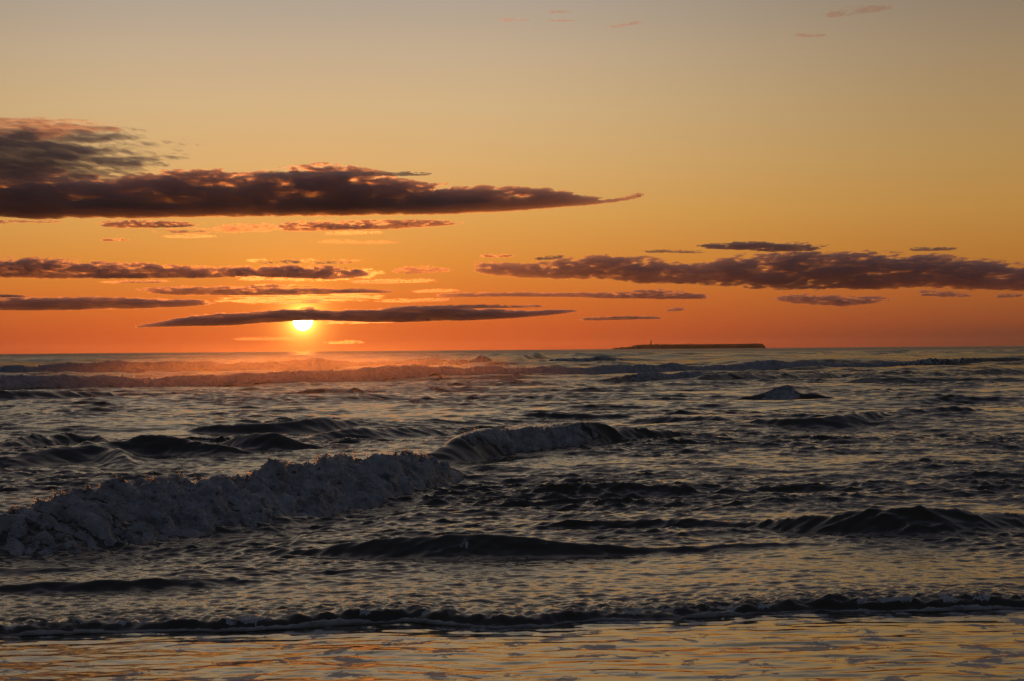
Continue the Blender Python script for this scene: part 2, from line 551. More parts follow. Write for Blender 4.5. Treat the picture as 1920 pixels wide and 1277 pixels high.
# thin rafts of foam
fp = m.n('ShaderNodeVectorMath', operation='ADD')
m.link(pos, fp.inputs[0])
wn = m.n('ShaderNodeTexNoise'); wn.inputs['Scale'].default_value = 1.7; wn.inputs['Detail'].default_value = 3
m.link(pos, wn.inputs['Vector'])
m.link(m.vmath('MULTIPLY', wn.outputs[1], (0.5, 0.5, 0.0)), fp.inputs[1])
f1 = m.noise(m.vmath('MULTIPLY', fp.outputs[0], (1.0, 0.75, 0.0)), 3.2, 9.0, 0.70)
f2 = m.noise(m.vmath('MULTIPLY', pos, (1.0, 1.0, 0.0)), 0.35, 2.0, 0.5)
thr = m.math('SUBTRACT', 0.80, m.math('ADD', m.math('MULTIPLY', foam_a, 0.45), m.math('MULTIPLY', m.math('SUBTRACT', f2, 0.5), 0.15)))
fmask = m.maprange(m.math('SUBTRACT', f1, thr), 0.0, 0.022)
fo = m.n('ShaderNodeBsdfPrincipled')
fo.inputs['Base Color'].default_value = (0.62, 0.63, 0.65, 1)
fo.inputs['Roughness'].default_value = 0.75
fb = m.n('ShaderNodeBump'); fb.inputs['Distance'].default_value = 0.02; fb.inputs['Strength'].default_value = 0.8
m.link(m.noise(pos, 60.0, 3.0, 0.6), fb.inputs['Height'])
m.link(fb.outputs[0], fo.inputs['Normal'])
mx = m.n('ShaderNodeMixShader')
m.link(m.math('MULTIPLY', fmask, 0.85), mx.inputs[0])
m.link(wat.outputs[0], mx.inputs[1])
m.link(fo.outputs[0], mx.inputs[2])
mo = m.n('ShaderNodeOutputMaterial')
m.link(mx.outputs[0], mo.inputs[0])

FO = np.maximum(FO, 0.555 * film)
sea = mesh_from_arrays('sea', verts, grid_faces(len(rows), len(ang_cols)), water_mat,
                       attrs={'foam': FO.ravel(), 'film': film.ravel()})
tag(sea, 'dark choppy evening sea reaching from the swash to the horizon', 'sea', kind='structure')

# sand under the last film of water
sand_mat, m = material('wet_sand')
tcs = m.n('ShaderNodeNewGeometry').outputs['Position']
b = m.n('ShaderNodeBsdfPrincipled')
m.link(m.ramp(m.noise(tcs, 14.0, 6.0, 0.6), [(0.3, (0.10, 0.085, 0.065)), (0.7, (0.16, 0.135, 0.10))]), b.inputs['Base Color'])
b.inputs['Roughness'].default_value = 0.3
bp = m.n('ShaderNodeBump'); bp.inputs['Distance'].default_value = 0.01
m.link(m.noise(tcs, 30.0, 6.0, 0.6), bp.inputs['Height']); m.link(bp.outputs[0], b.inputs['Normal'])
mo = m.n('ShaderNodeOutputMaterial'); m.link(b.outputs[0], mo.inputs[0])
gx, gy = np.meshgrid(np.linspace(-60, 60, 161), np.linspace(-40, 60, 141), indexing='xy')
gz = (14.3 - gy) * 0.031 - 0.05 + 0.01 * np.clip(11 - gy, 0, None) + 0.01 * fbm2(gx * 0.3, gy * 0.3, 3)
sand = mesh_from_arrays('wet_sand', np.stack([gx, gy, gz], -1).reshape(-1, 3), grid_faces(141, 161), sand_mat)
tag(sand, 'wet sand sloping down under the thin water', 'sand', kind='structure')

# ------------------------------------------------------------------ foam of the breaking waves
foam_mat, m = material('sea_foam')
pos = m.n('ShaderNodeTexCoord').outputs['Object']
fb = m.n('ShaderNodeBump'); fb.inputs['Distance'].default_value = 0.012; fb.inputs['Strength'].default_value = 0.8
m.link(m.math('ADD', m.noise(pos, 22.0, 5.0, 0.65), m.math('MULTIPLY', m.noise(pos, 90.0, 3.0, 0.6), 0.35)), fb.inputs['Height'])
tone = m.ramp(m.noise(pos, 3.2, 8.0, 0.7), [(0.34, (0.16, 0.155, 0.165)), (0.50, (0.46, 0.46, 0.49)), (0.66, (0.66, 0.66, 0.70))])
p = m.n('ShaderNodeBsdfPrincipled')
m.link(tone, p.inputs['Base Color'])
p.inputs['Roughness'].default_value = 0.38
p.inputs['IOR'].default_value = 1.33
m.link(fb.outputs[0], p.inputs['Normal'])
tl = m.n('ShaderNodeBsdfTranslucent')
tl.inputs['Color'].default_value = (0.85, 0.85, 0.85, 1)
mx = m.n('ShaderNodeMixShader'); mx.inputs[0].default_value = 0.22
m.link(p.outputs[0], mx.inputs[1]); m.link(tl.outputs[0], mx.inputs[2])
mo = m.n('ShaderNodeOutputMaterial'); m.link(mx.outputs[0], mo.inputs[0])

spray_mat, m = material('spray_drops')
p = m.n('ShaderNodeBsdfPrincipled'); p.inputs['Base Color'].default_value = (0.7, 0.7, 0.72, 1); p.inputs['Roughness'].default_value = 0.4
rf = m.n('ShaderNodeBsdfRefraction'); rf.inputs['IOR'].default_value = 1.12; rf.inputs['Roughness'].default_value = 0.5
mx = m.n('ShaderNodeMixShader'); mx.inputs[0].default_value = 0.75
m.link(p.outputs[0], mx.inputs[1]); m.link(rf.outputs[0], mx.inputs[2])
mo = m.n('ShaderNodeOutputMaterial'); m.link(mx.outputs[0], mo.inputs[0])

_t = (1 + 5 ** 0.5) / 2
ICO_V = np.array([(-1, _t, 0), (1, _t, 0), (-1, -_t, 0), (1, -_t, 0), (0, -1, _t), (0, 1, _t), (0, -1, -_t), (0, 1, -_t), (_t, 0, -1), (_t, 0, 1), (-_t, 0, -1), (-_t, 0, 1)])
ICO_V /= np.linalg.norm(ICO_V[0])
ICO_F = np.array([(0, 11, 5), (0, 5, 1), (0, 1, 7), (0, 7, 10), (0, 10, 11), (1, 5, 9), (5, 11, 4), (11, 10, 2), (10, 7, 6), (7, 1, 8),
                  (3, 9, 4), (3, 4, 2), (3, 2, 6), (3, 6, 8), (3, 8, 9), (4, 9, 5), (2, 4, 11), (6, 2, 10), (8, 6, 7), (9, 8, 1)])


def blobs(centres, sizes, seed):
    r = np.random.default_rng(seed)
    n = len(centres)
    sc = sizes[:, None] * np.exp(r.normal(0, 0.35, (n, 3)))
    V = centres[:, None, :] + ICO_V[None] * sc[:, None, :]
    F = ICO_F[None] + (np.arange(n) * 12)[:, None, None]
    return V.reshape(-1, 3), F.reshape(-1, 3)


def wave_z(X, Y):
    return sea_height(X, Y, 0.0022 * Y)[0]


def breaking_wave(label, wv, X0, X1, ns, nt, lump, seed, over=0.6, toe=0.25, thick=0.14, ampl=0.35, skew=(0, 0), froth=0, solid=False, spray=0, gsize=0.006, left_open=False):
    """frothing face of one breaking wave from photograph column X0 to X1 of its crest"""
    xs = np.interp([X0, X1], *zip(*sorted((960 + FPX * a / b, a) for a, b in zip(wv.x, wv.y))))
    xline = np.linspace(xs[0], xs[1], ns)
    yc = np.interp(xline, wv.x, wv.y); H = np.interp(xline, wv.x, wv.h)
    dy = np.interp(xline, wv.x, wv.dy)
    nl = np.sqrt(1 + dy ** 2)
    nx, ny = -dy / nl, 1 / nl                       # horizontal normal pointing out to sea
    wf = wv.front * np.maximum(H, 0.06) * 1.25
    v = np.linspace(0, 1, nt)
    t0 = -(wf + toe * np.maximum(H, 0.1) * (1 + 1.8 * fbm2(xline * 1.3 / max(H.max(), .1) * 0.5, xline * 0 + seed, 3)))
    t1 = over * H
    t = t0[:, None] + (t1 - t0)[:, None] * v[None, :]
    X = xline[:, None] + t * 0
    Y = yc[:, None] + nl[:, None] * t
    hh = wave_z(X, Y)
    base = np.stack([X, Y, hh], -1)
    k3 = np.ones(7) / 7
    hs = np.apply_along_axis(lambda a_: np.convolve(np.pad(a_, 3, mode='edge'), k3, 'valid'), 0, hh)
    hs = np.apply_along_axis(lambda a_: np.convolve(np.pad(a_, 3, mode='edge'), k3, 'valid'), 1, hs)
    B2 = np.stack([X, Y, hs], -1)
    N = np.cross(np.gradient(B2, axis=0), np.gradient(B2, axis=1))
    N /= np.linalg.norm(N, axis=-1, keepdims=True)
    Hc = H[:, None]
    s01 = np.linspace(0, 1, ns)[:, None]
    en = 0.16 * fbm2(X / lump * 0.8, Y / lump * 0.8 + seed, 3)
    endm = sstep(0, 0.12, 1 - s01 - skew[1] * (1 - v)[None] + en * (s01 > .5)) * (1 if left_open else sstep(0, 0.12, s01 - skew[0] * (1 - v)[None] + en))
    env = sstep(0, 0.14, v)[None] * (1 - sstep(0.80, 1.0, v))[None] * endm
    P = np.stack([X, Y, hh], -1)
    q = P / lump
    bil = np.zeros_like(hh); a = 1.0
    warp = 0.5 * perlin3(q[..., 0] * 0.7 + 9, q[..., 1] * 0.7, q[..., 2] * 0.7 + seed)
    for k in range(6):
        f = 2.0 ** k
        nn = perlin3(q[..., 0] * f + warp + seed * 3.1 + k * 7, q[..., 1] * f + k, q[..., 2] * f - warp)
        bil += a * (np.sqrt(nn * nn + 0.012) * 1.7 - 0.36)
        a *= 0.48
    gap = fbm2(X / lump * 0.45 + seed, Y / lump * 0.45, 4)
    hole = sstep(-0.8, -0.42, gap + 0.55 * (1 - v)[None] - 0.15)
    if solid:
        hole = np.ones_like(hole)
    disp = (thick * Hc * (0.55 + 0.45 * np.sin(np.pi * np.clip(v * 1.15, 0, 1)))[None] + lump * ampl * bil) * env * hole - 0.30 * np.maximum(Hc, 0.1) * (1 - env * hole)
    P = P + N * disp[..., None]
    root = bpy.data.objects.new('breaking_wave', None)
    col.objects.link(root)
    c = P.reshape(-1, 3).mean(0)
    root.location = (float(c[0]), float(c[1]), 0)
    tag(root, label, 'wave', 'waves breaking into foam')
    off = np.array([c[0], c[1], 0])
    o = mesh_from_arrays('foam', (P - off).reshape(-1, 3), grid_faces(ns, nt)[:, ::-1], foam_mat, parent=root)
    o['kind'] = 'stuff'
    if froth:
        r = np.random.default_rng(seed + 50)
        ii = r.integers(2, ns - 2, froth); jj = r.integers(2, nt - 2, froth)
        ok = (env * hole)[ii, jj] > 0.5
        ii, jj = ii[ok], jj[ok]
        V, F = blobs(P[ii, jj] + N[ii, jj] * r.uniform(0.0, 0.012, (len(ii), 1)) - off, gsize * r.uniform(0.5, 1.5, len(ii)), seed)
        fr_o = mesh_from_arrays('froth', V, F, foam_mat, parent=root)
        fr_o['kind'] = 'stuff'
    if spray:
        r = np.random.default_rng(seed)
        cents, sizes = [], []
        ncl = spray // 14
        sp = r.uniform(0.02 if not left_open else 0, 0.97, ncl)
        burst = fbm2(sp * 9 + seed, sp * 0 + 2.2, 3)
        for s_, bu in zip(sp, burst):
            i = int(s_ * (ns - 1)); vc = float(-t0[i] / (t1[i] - t0[i])) - 0.03
            j = int(np.clip(r.normal(vc, 0.05) if r.uniform() < 0.7 else r.normal(0.5, 0.18), 0.1, 0.95) * (nt - 1))
            if hole[i, j] * env[i, j] < 0.3:
                continue
            n = r.integers(4, 22)
            L = max(H[i], 0.1) * r.uniform(0.04, 0.22) * (1 + 2.0 * max(bu, 0))
            dirv = N[i, j] * 0.7 + np.array([r.normal(0, 0.5), r.normal(0, 0.4), abs(r.normal(0.5, 0.4))])
            tt = np.linspace(0, 1, n)[:, None]
            curve = P[i, j] + dirv * L * tt + np.array([0, 0, -0.4 * L]) * tt ** 2 + r.normal(0, L * 0.10, (n, 3))
            cents.append(curve); sizes.append(gsize * r.uniform(0.45, 1.3) * (1.15 - 0.8 * tt[:, 0]) * np.exp(r.normal(0, 0.3, n)))
        if cents:
            V, F = blobs(np.concatenate(cents) - off, np.concatenate(sizes), seed)
            sp_o = mesh_from_arrays('spray', V, F, spray_mat, parent=root)
            sp_o['kind'] = 'stuff'
    return root


breaking_wave('big broken wave frothing wide, the first breaker out from the beach', MAIN, -110, 872, 760, 190, 0.40, 3, over=1.0, toe=0.25, thick=0.09, ampl=0.42, skew=(0, -0.03), froth=7000, spray=6000, gsize=0.0085, left_open=True)
breaking_wave('small curling breaker beyond the end of the big broken wave', MAIN_R, 835, 1135, 380, 110, 0.17, 5, over=0.22, toe=0.1, thick=0.07, ampl=0.34, skew=(0.34, 0.12), froth=2500, spray=1800, gsize=0.007)
breaking_wave('long unbroken line of white surf crossing nearly the whole sea', FAR_A, -400, 1810, 1300, 40, 0.42, 8, over=0.8, toe=0.3, thick=0.20, ampl=0.34, solid=True, spray=1800, gsize=0.03, left_open=True)
breaking_wave('farther line of surf under the setting sun, before the horizon', FAR_B, -400, 950, 800, 30, 0.55, 11, over=0.8, toe=0.3, thick=0.20, ampl=0.32, solid=True, spray=1000, gsize=0.05, left_open=True)
breaking_wave('short far patch of surf in front of the lighthouse island', FAR_C, 1030, 1205, 220, 26, 0.6, 13, over=0.8, toe=0.3, thick=0.2, ampl=0.3, solid=True)
breaking_wave('low pair of small foaming crests before the long surf line', RIGHT_A, 1180, 1362, 260, 36, 0.3, 17, over=0.3, toe=0.3, thick=0.22, ampl=0.25, solid=True, spray=200, gsize=0.02)
breaking_wave('single pointed wave peak with foam on its face', PEAK, 1420, 1496, 160, 60, 0.2, 19, over=-0.02, toe=0.3, thick=0.20, ampl=0.25, solid=True, spray=100, gsize=0.012)

# thin lip of foam along the front edge of the swash
n_l, n_r = 1500, 9
lxs = np.linspace(-5.6, 5.6, n_l)
lys = bore_front(lxs) - 0.015
rad = 0.005 + 0.034 * np.clip(fbm2(lxs * 1.9, lxs * 0 + 7.7, 4) + 0.25, 0.0, 1) + 0.004 * perlin2(lxs * 14, lxs * 0 + 1.2)
ta = np.linspace(0, 2 * np.pi, n_r)
LX = lxs[:, None] + 0 * ta[None]
LY = lys[:, None] + np.cos(ta)[None] * rad[:, None] * 1.8
LZ = 0.006 + np.sin(ta)[None] * rad[:, None] * 0.95 + 0.008 * fbm2(lxs * 2.3, lxs * 0 + 4.4, 2)[:, None] + rad[:, None] * 0.5
wob = 1 + 0.35 * perlin3(LX * 30, LY * 30, LZ * 30)
LZ = LZ * wob
lip = mesh_from_arrays('swash_foam', np.stack([LX, LY, LZ], -1).reshape(-1, 3), grid_faces(n_l, n_r)[:, ::-1], foam_mat)
tag(lip, 'thin white line of foam edging the last low wave on the sand', 'foam')

# ------------------------------------------------------------------ the sun's disc
sun_mat, m = material('sun_disc')
e = m.n('ShaderNodeEmission'); e.inputs[0].default_value = (1.0, 0.78, 0.36, 1); e.inputs[1].default_value = 7.0
tr = m.n('ShaderNodeBsdfTransparent'); ad = m.n('ShaderNodeAddShader')   # a ball of glowing gas: light passes through it
m.link(e.outputs[0], ad.inputs[0]); m.link(tr.outputs[0], ad.inputs[1])
mo = m.n('ShaderNodeOutputMaterial'); m.link(ad.outputs[0], mo.inputs[0])
SUN_D = 150000.0
nu, nv = 64, 33
uu, vv = np.meshgrid(np.linspace(0, 2 * np.pi, nu), np.linspace(0, np.pi, nv), indexing='xy')
sv = np.stack([np.cos(uu) * np.sin(vv), np.sin(uu) * np.sin(vv), np.cos(vv)], -1).reshape(-1, 3) * SUN_D * math.tan(R(0.285))
sun_o = mesh_from_arrays('sun', sv, grid_faces(nv, nu), sun_mat)
sun_o.location = SUN_DIR * SUN_D + Vector((0, 0, CAM_H))
tag(sun_o, 'glowing setting sun low over the sea, its top cut off by cloud', 'sun')

# ------------------------------------------------------------------ island and lighthouse on the horizon
ISL_D = 8000.0
isl_px = [(1146, 654.6), (1149, 653.6), (1152, 652.6), (1156, 652.2), (1159, 653), (1163, 652), (1167, 650.8), (1172, 651.6), (1176, 650.6), (1181, 650.8), (1187, 649.6), (1189.5, 648),
          (1197, 646.9), (1204, 646.6), (1219, 646), (1229, 645.9), (1231, 645.2), (1234, 645.9), (1247, 645.8), (1259, 646.1), (1279, 645.6), (1293, 645.7), (1307, 645.8), (1325, 645.6), (1345, 645.3),
          (1370, 645.3), (1397, 645), (1412, 644.2), (1420, 644.4), (1425, 645.1), (1429, 647), (1432, 650), (1434, 652.5), (1436, 653.2)]
ix = np.array([(X - 960) / FPX * ISL_D for X, Y in isl_px])
iz = np.array([(horizon_y(X) - Y) / FPX * ISL_D + CAM_H for X, Y in isl_px])
n_s, n_d = 420, 46
xs = np.linspace(ix[0], ix[-1], n_s)
top = np.interp(xs, ix, iz)
dd = np.linspace(-1, 1, n_d)
XX = xs[:, None] + 0 * dd[None]
halfw = 30 + 6.5 * np.clip(top, 0, None)
YY = dd[None] * halfw[:, None]
cliff = np.clip(1.25 * (1 - np.abs(dd) ** 3.0), 0, 1)
ZZ = np.maximum(top, -2)[:, None] * cliff[None] * (0.93 + 0.07 * (1 - dd[None] ** 2))
ZZ = ZZ + (1.3 * fbm2(XX * 0.06, YY * 0.06, 4) * cliff[None]) * np.clip(top / 6, 0, 1)[:, None] - 2.5 * (np.abs(dd)[None] > 0.985)
isl_mat, m = material('island_turf_and_rock')
pos = m.n('ShaderNodeTexCoord').outputs['Object']
nz = m.xyz(m.n('ShaderNodeNewGeometry').outputs['Normal'])[2]
rock = m.ramp(m.noise(pos, 0.08, 6.0, 0.65), [(0.3, (0.10, 0.075, 0.06)), (0.7, (0.20, 0.16, 0.13))])
turf = m.ramp(m.noise(pos, 0.05, 6.0, 0.6), [(0.3, (0.035, 0.045, 0.02)), (0.7, (0.09, 0.09, 0.04))])
b = m.n('ShaderNodeBsdfPrincipled'); b.inputs['Roughness'].default_value = 0.9
m.link(m.mix(m.maprange(nz, 0.55, 0.8), rock, turf), b.inputs['Base Color'])
mo = m.n('ShaderNodeOutputMaterial'); m.link(b.outputs[0], mo.inputs[0])
isl = mesh_from_arrays('island', np.stack([XX, YY, ZZ], -1).reshape(-1, 3), grid_faces(n_s, n_d)[:, ::-1], isl_mat)
isl.location = (0, ISL_D, 0)
tag(isl, 'long low rocky island with a steep end, dark on the horizon', 'island', kind='structure')


def lathe(prof, seg_n=20, at=(0, 0, 0)):
    a = np.linspace(0, 2 * np.pi, seg_n + 1)
    r = np.array([p_[0] for p_ in prof]); z_ = np.array([p_[1] for p_ in prof])
    V = np.stack([r[:, None] * np.cos(a)[None] + at[0], r[:, None] * np.sin(a)[None] + at[1], z_[:, None] + 0 * a[None] + at[2]], -1).reshape(-1, 3)
    return V, grid_faces(len(prof), seg_n + 1)


def box_arrays(x0, x1, y0, y1, z0, z1):
    V = np.array([(x, y, z) for z in (z0, z1) for y in (y0, y1) for x in (x0, x1)], float)
    F = np.array([(0, 2, 3, 1), (4, 5, 7, 6), (0, 1, 5, 4), (2, 6, 7, 3), (0, 4, 6, 2), (1, 3, 7, 5)])
    return V, F


def plain(name, colr, rough=0.6, metallic=0.0):
    mt, m = material(name)
    pos = m.n('ShaderNodeTexCoord').outputs['Object']
    b = m.n('ShaderNodeBsdfPrincipled'); b.inputs['Roughness'].default_value = rough; b.inputs['Metallic'].default_value = metallic
    m.link(m.mix(m.noise(pos, 1.3, 5.0, 0.6), tuple(c * 0.75 for c in colr) + (1,), tuple(colr) + (1,)), b.inputs['Base Color'])
    mo = m.n('ShaderNodeOutputMaterial'); m.link(b.outputs[0], mo.inputs[0])
    return mt


stone = plain('lighthouse_stone', (0.34, 0.30, 0.26), 0.8)
iron = plain('lighthouse_iron', (0.05, 0.05, 0.05), 0.5)
glassm = plain('lantern_glass', (0.08, 0.10, 0.11), 0.1)
lx = (1220 - 960) / FPX * ISL_D
lz = float(np.interp(lx, ix, iz)) - 1.0
lh = bpy.data.objects.new('lighthouse', None); col.objects.link(lh)
lh.location = (lx, ISL_D - 20, lz)
tag(lh, 'slender stone lighthouse standing on the low island', 'lighthouse')
HT = (horizon_y(1220) - 637.6) / FPX * ISL_D + CAM_H - lz
V, F = lathe([(0, 0), (2.5, 0), (2.35, 1), (1.75, HT * 0.72), (1.75, HT * 0.73), (0, HT * 0.73)]); mesh_from_arrays('tower', V, F, stone, parent=lh)
V, F = lathe([(0, HT * 0.731), (2.5, HT * 0.731), (2.5, HT * 0.75), (2.4, HT * 0.75), (2.4, HT * 0.752), (0, HT * 0.752)]); mesh_from_arrays('gallery', V, F, iron, parent=lh)
V, F = lathe([(0, HT * 0.753), (1.5, HT * 0.753), (1.5, HT * 0.88), (0, HT * 0.88)], 12); mesh_from_arrays('lantern_room', V, F, glassm, smooth=False, parent=lh)
V, F = lathe([(0, HT * 0.881), (1.75, HT * 0.881), (1.5, HT * 0.93), (0.8, HT * 0.965), (0.15, HT * 0.975), (0.12, HT), (0, HT)]); mesh_from_arrays('dome_roof', V, F, iron, parent=lh)
for k in range(4):
    V, F = box_arrays(-0.35, 0.35, -2.7 + 0.14 * k, -1.2, HT * (0.12 + 0.15 * k), HT * (0.12 + 0.15 * k) + 1.1)
    mesh_from_arrays('window', V, F, glassm, smooth=False, parent=lh)
hx = (1293 - 960) / FPX * ISL_D
hut = bpy.data.objects.new('stone_hut', None); col.objects.link(hut)
hut.location = (hx, ISL_D - 15, float(np.interp(hx, ix, iz)) - 0.8)
tag(hut, 'tiny stone hut on the island ridge, away from the lighthouse', 'hut')
V, F = box_arrays(-2.4, 2.4, -2, 2, 0, 2.4); mesh_from_arrays('wall', V, F, stone, smooth=False, parent=hut)
V = np.array([(-2.7, -2.3, 2.41), (2.7, -2.3, 2.41), (2.7, 2.3, 2.41), (-2.7, 2.3, 2.41), (-2.7, 0, 4.0), (2.7, 0, 4.0)])
me = bpy.data.meshes.new('roof'); me.from_pydata(V.tolist(), [], [(0, 1, 5, 4), (2, 3, 4, 5), (0, 4, 3), (1, 2, 5), (0, 3, 2, 1)]); me.materials.append(iron)
ro = bpy.data.objects.new('roof', me); col.objects.link(ro); ro.parent = hut

# ------------------------------------------------------------------ clouds: real volumes far out over the sea
def cloud(label, pts, alt=900.0, k=8.0, shape=1.0, amp=3.0, bias=0.0, feat=(2.2, 0.55), depth=1.6, detail=6.0, rough=0.7, tilt=0.0, group=None, g=0.88, colr=(0.985, 0.925, 0.97), margin=1.35, taper=None, fine=1.0, gain=3.0, fwd=0.35, flat=0.55):
    """pts: (X, Ytop, Ybottom) in photograph pixels; the altitude of the cloud gives its distance"""
    pts = sorted(pts)
    span_px = pts[-1][0] - pts[0][0]
    taper = taper or (min(0.2, 40 / span_px), min(0.25, 60 / span_px))
    Ym = sum((a + b_) / 2 for _, a, b_ in pts) / len(pts)
    Xm = sum(p_[0] for p_ in pts) / len(pts)
    el = (horizon_y(Xm) - Ym) / FPX
    Dc = min(max(alt / math.tan(el), 6000.0), 60000.0)
    S = Dc / FPX
    xs = np.array([(p_[0] - 960) * S for p_ in pts])
    zt = np.array([(horizon_y(p_[0]) - p_[1]) * S for p_ in pts])
    zb = np.array([(horizon_y(p_[0]) - p_[2]) * S for p_ in pts])
    thick = float(np.max(zt - zb))
    half_d = depth * thick
    x0, x1 = xs[0], xs[-1]
    zlo, zhi = float(zb.min()) - 1.0, float(zt.max()) + 1.0
    # domain: a lens shaped tube round the profile
    ns, nr = 60, 14
    xl = np.linspace(x0, x1, ns)
    a_, b_ = np.interp(xl, xs, zt), np.interp(xl, xs, zb)
    th = np.linspace(0, 2 * np.pi, nr, endpoint=False)
    c_, h_ = (a_ + b_) / 2, np.maximum((a_ - b_) / 2 * margin, 0.04 * thick)
    sy = np.sqrt(np.clip(h_ / (thick / 2 * margin), 0.05, 1)) * half_d * margin
    V = np.stack([xl[:, None] + 0 * th[None], sy[:, None] * np.cos(th)[None], c_[:, None] + h_[:, None] * np.sin(th)[None]], -1)
    idx = np.arange(ns * nr).reshape(ns, nr)
    F = []
    for i in range(ns - 1):
        for j in range(nr):
            F.append((idx[i, j], idx[i, (j + 1) % nr], idx[i + 1, (j + 1) % nr], idx[i + 1, j]))
    me = bpy.data.meshes.new('cloud')
    me.from_pydata(V.reshape(-1, 3).tolist(), [], F + [tuple(idx[0, ::-1].tolist()), tuple(idx[-1].tolist())])
    mt, m = material('cloud_vapour')
    pos = m.n('ShaderNodeTexCoord').outputs['Object']
    X_, Y_, Z_ = m.xyz(pos)
    u = m.math('DIVIDE', m.math('SUBTRACT', X_, x0), x1 - x0, clamp=True)
    st = []
    for xx, t_, bo in zip(xs, zt, zb):
        st.append(((xx - x0) / (x1 - x0), ((t_ - zlo) / (zhi - zlo), (bo - zlo) / (zhi - zlo), 0)))
    rr = m.ramp(u, st[:32])
    sep = m.n('ShaderNodeSeparateColor'); m.link(rr, sep.inputs[0])
    ztop = m.math('MULTIPLY_ADD', sep.outputs[0], zhi - zlo, zlo)
    zbot = m.math('MULTIPLY_ADD', sep.outputs[1], zhi - zlo, zlo)
    half = m.math('MAXIMUM', m.math('MULTIPLY', m.math('SUBTRACT', ztop, zbot), 0.5), thick * 0.02)
    v = m.math('DIVIDE', m.math('SUBTRACT', Z_, m.math('MULTIPLY', m.math('ADD', ztop, zbot), 0.5)), half)
    wy = m.math('DIVIDE', Y_, half_d)
    va = m.math('ABSOLUTE', v)
    below = m.math('LESS_THAN', v, 0.0)
    pw = m.math('POWER', va, m.math('MULTIPLY_ADD', below, 4.0, 2.0))          # domed top, flat base
    s_ = m.math('SUBTRACT', 1.0, m.math('ADD', pw, m.math('MULTIPLY', wy, wy)))
    nv_ = m.vec(m.math('MULTIPLY_ADD', Z_, tilt, m.math('DIVIDE', X_, feat[0] * thick)) if not tilt else m.math('DIVIDE', m.math('MULTIPLY_ADD', Z_, tilt, X_), feat[0] * thick),
                m.math('DIVIDE', Y_, 5.0 * feat[0] * thick), m.math('DIVIDE', Z_, feat[1] * thick))
    nn = m.n('ShaderNodeVectorMath', operation='ADD'); m.link(nv_, nn.inputs[0])
    sd = (hash(label) if False else sum(ord(c) for c in label)) % 97
    nn.inputs[1].default_value = (sd * 1.37, sd * 0.71, sd * 0.33)
    n_ = m.noise(nn.outputs[0], 1.0, detail, rough)
    n2_ = m.noise(m.vmath('MULTIPLY', nn.outputs[0], (3.7, 3.7, 3.1)), 1.0, 4.0, 0.65)
    n_ = m.math('MULTIPLY_ADD', m.math('SUBTRACT', n2_, 0.5), fine, n_)
    ampn = m.maprange(v, -1.0, 0.1, amp * flat, amp)
    d_ = m.math('ADD', m.math('MULTIPLY', s_, shape), m.math('MULTIPLY_ADD', m.math('SUBTRACT', n_, 0.5), ampn, bias))
    d_ = m.math('SUBTRACT', d_, m.math('ADD', m.maprange(u, 0.0, taper[0], 2.5, 0.0), m.maprange(u, 1 - taper[1], 1.0, 0.0, 2.5)))
    d_ = m.math('MULTIPLY', m.math('MULTIPLY', d_, gain, clamp=True), k / half_d)
    v1 = m.n('ShaderNodeVolumePrincipled'); v1.inputs['Color'].default_value = (*colr, 1); v1.inputs['Anisotropy'].default_value = g
    v2 = m.n('ShaderNodeVolumePrincipled'); v2.inputs['Color'].default_value = (*colr, 1); v2.inputs['Anisotropy'].default_value = 0.0
    m.link(m.math('MULTIPLY', d_, fwd), v1.inputs['Density']); m.link(m.math('MULTIPLY', d_, 1 - fwd), v2.inputs['Density'])
    pv = m.n('ShaderNodeAddShader'); m.link(v1.outputs[0], pv.inputs[0]); m.link(v2.outputs[0], pv.inputs[1])
    mo = m.n('ShaderNodeOutputMaterial'); m.link(pv.outputs[0], mo.inputs['Volume'])
    avg = ((x1 - x0) + 2 * half_d + (zhi - zlo)) / 3
    mt.cycles.volume_step_rate = max(0.01, (2 * half_d / 9) / (avg * 0.1))
    me.materials.append(mt)
    o = bpy.data.objects.new('cloud', me)
    col.objects.link(o)
    o.location = (0, Dc, CAM_H)
    tag(o, label, 'cloud', group)
    return o


LOW = 'strips of cloud low over the sea'
HIGH = 'small high wisps'
cloud('great dark flat-bottomed cloud bank lying above all the lower strips',
      [(-260, 316, 404), (0, 316, 404), (60, 318, 406), (150, 334, 406), (240, 338, 406), (300, 330, 405), (420, 328, 404), (470, 334, 403), (560, 322, 402), (600, 317, 401), (650, 321, 401),
       (720, 331, 400), (780, 346, 400), (860, 352, 399), (960, 355, 394), (1040, 357, 388), (1100, 367, 384), (1160, 373, 380)], k=3.0, shape=1.3, amp=8.0, bias=0.75, depth=0.6, feat=(1.2, 0.24), fwd=0.3, flat=0.4)
cloud('ragged fan of broken cloud spreading on top of the great dark bank',
      [(-260, 228, 330), (0, 236, 332), (100, 236, 334), (180, 240, 334), (260, 250, 325), (330, 262, 305), (410, 268, 276)], k=1.9, gain=3.0, flat=1.0, taper=(0.03, 0.55), shape=0.5, amp=10.0, bias=0.55, depth=0.5, feat=(1.1, 0.055), rough=0.7)
cloud('thin hooked wisp at the far tip of the great dark bank', [(1145, 373, 379), (1175, 368, 376), (1200, 362, 371), (1222, 358, 361)], k=1.10, shape=0.9, amp=6, bias=0.15, depth=0.8, feat=(3.0, 0.6), group=HIGH)
cloud('pair of thin streaks over the crown of the great dark bank', [(430, 326, 333), (520, 321, 331), (640, 322, 330), (760, 322, 330), (850, 323, 328)], k=0.80, shape=0.7, amp=6, bias=0.2, depth=0.8, feat=(5.0, 0.8), group=HIGH)
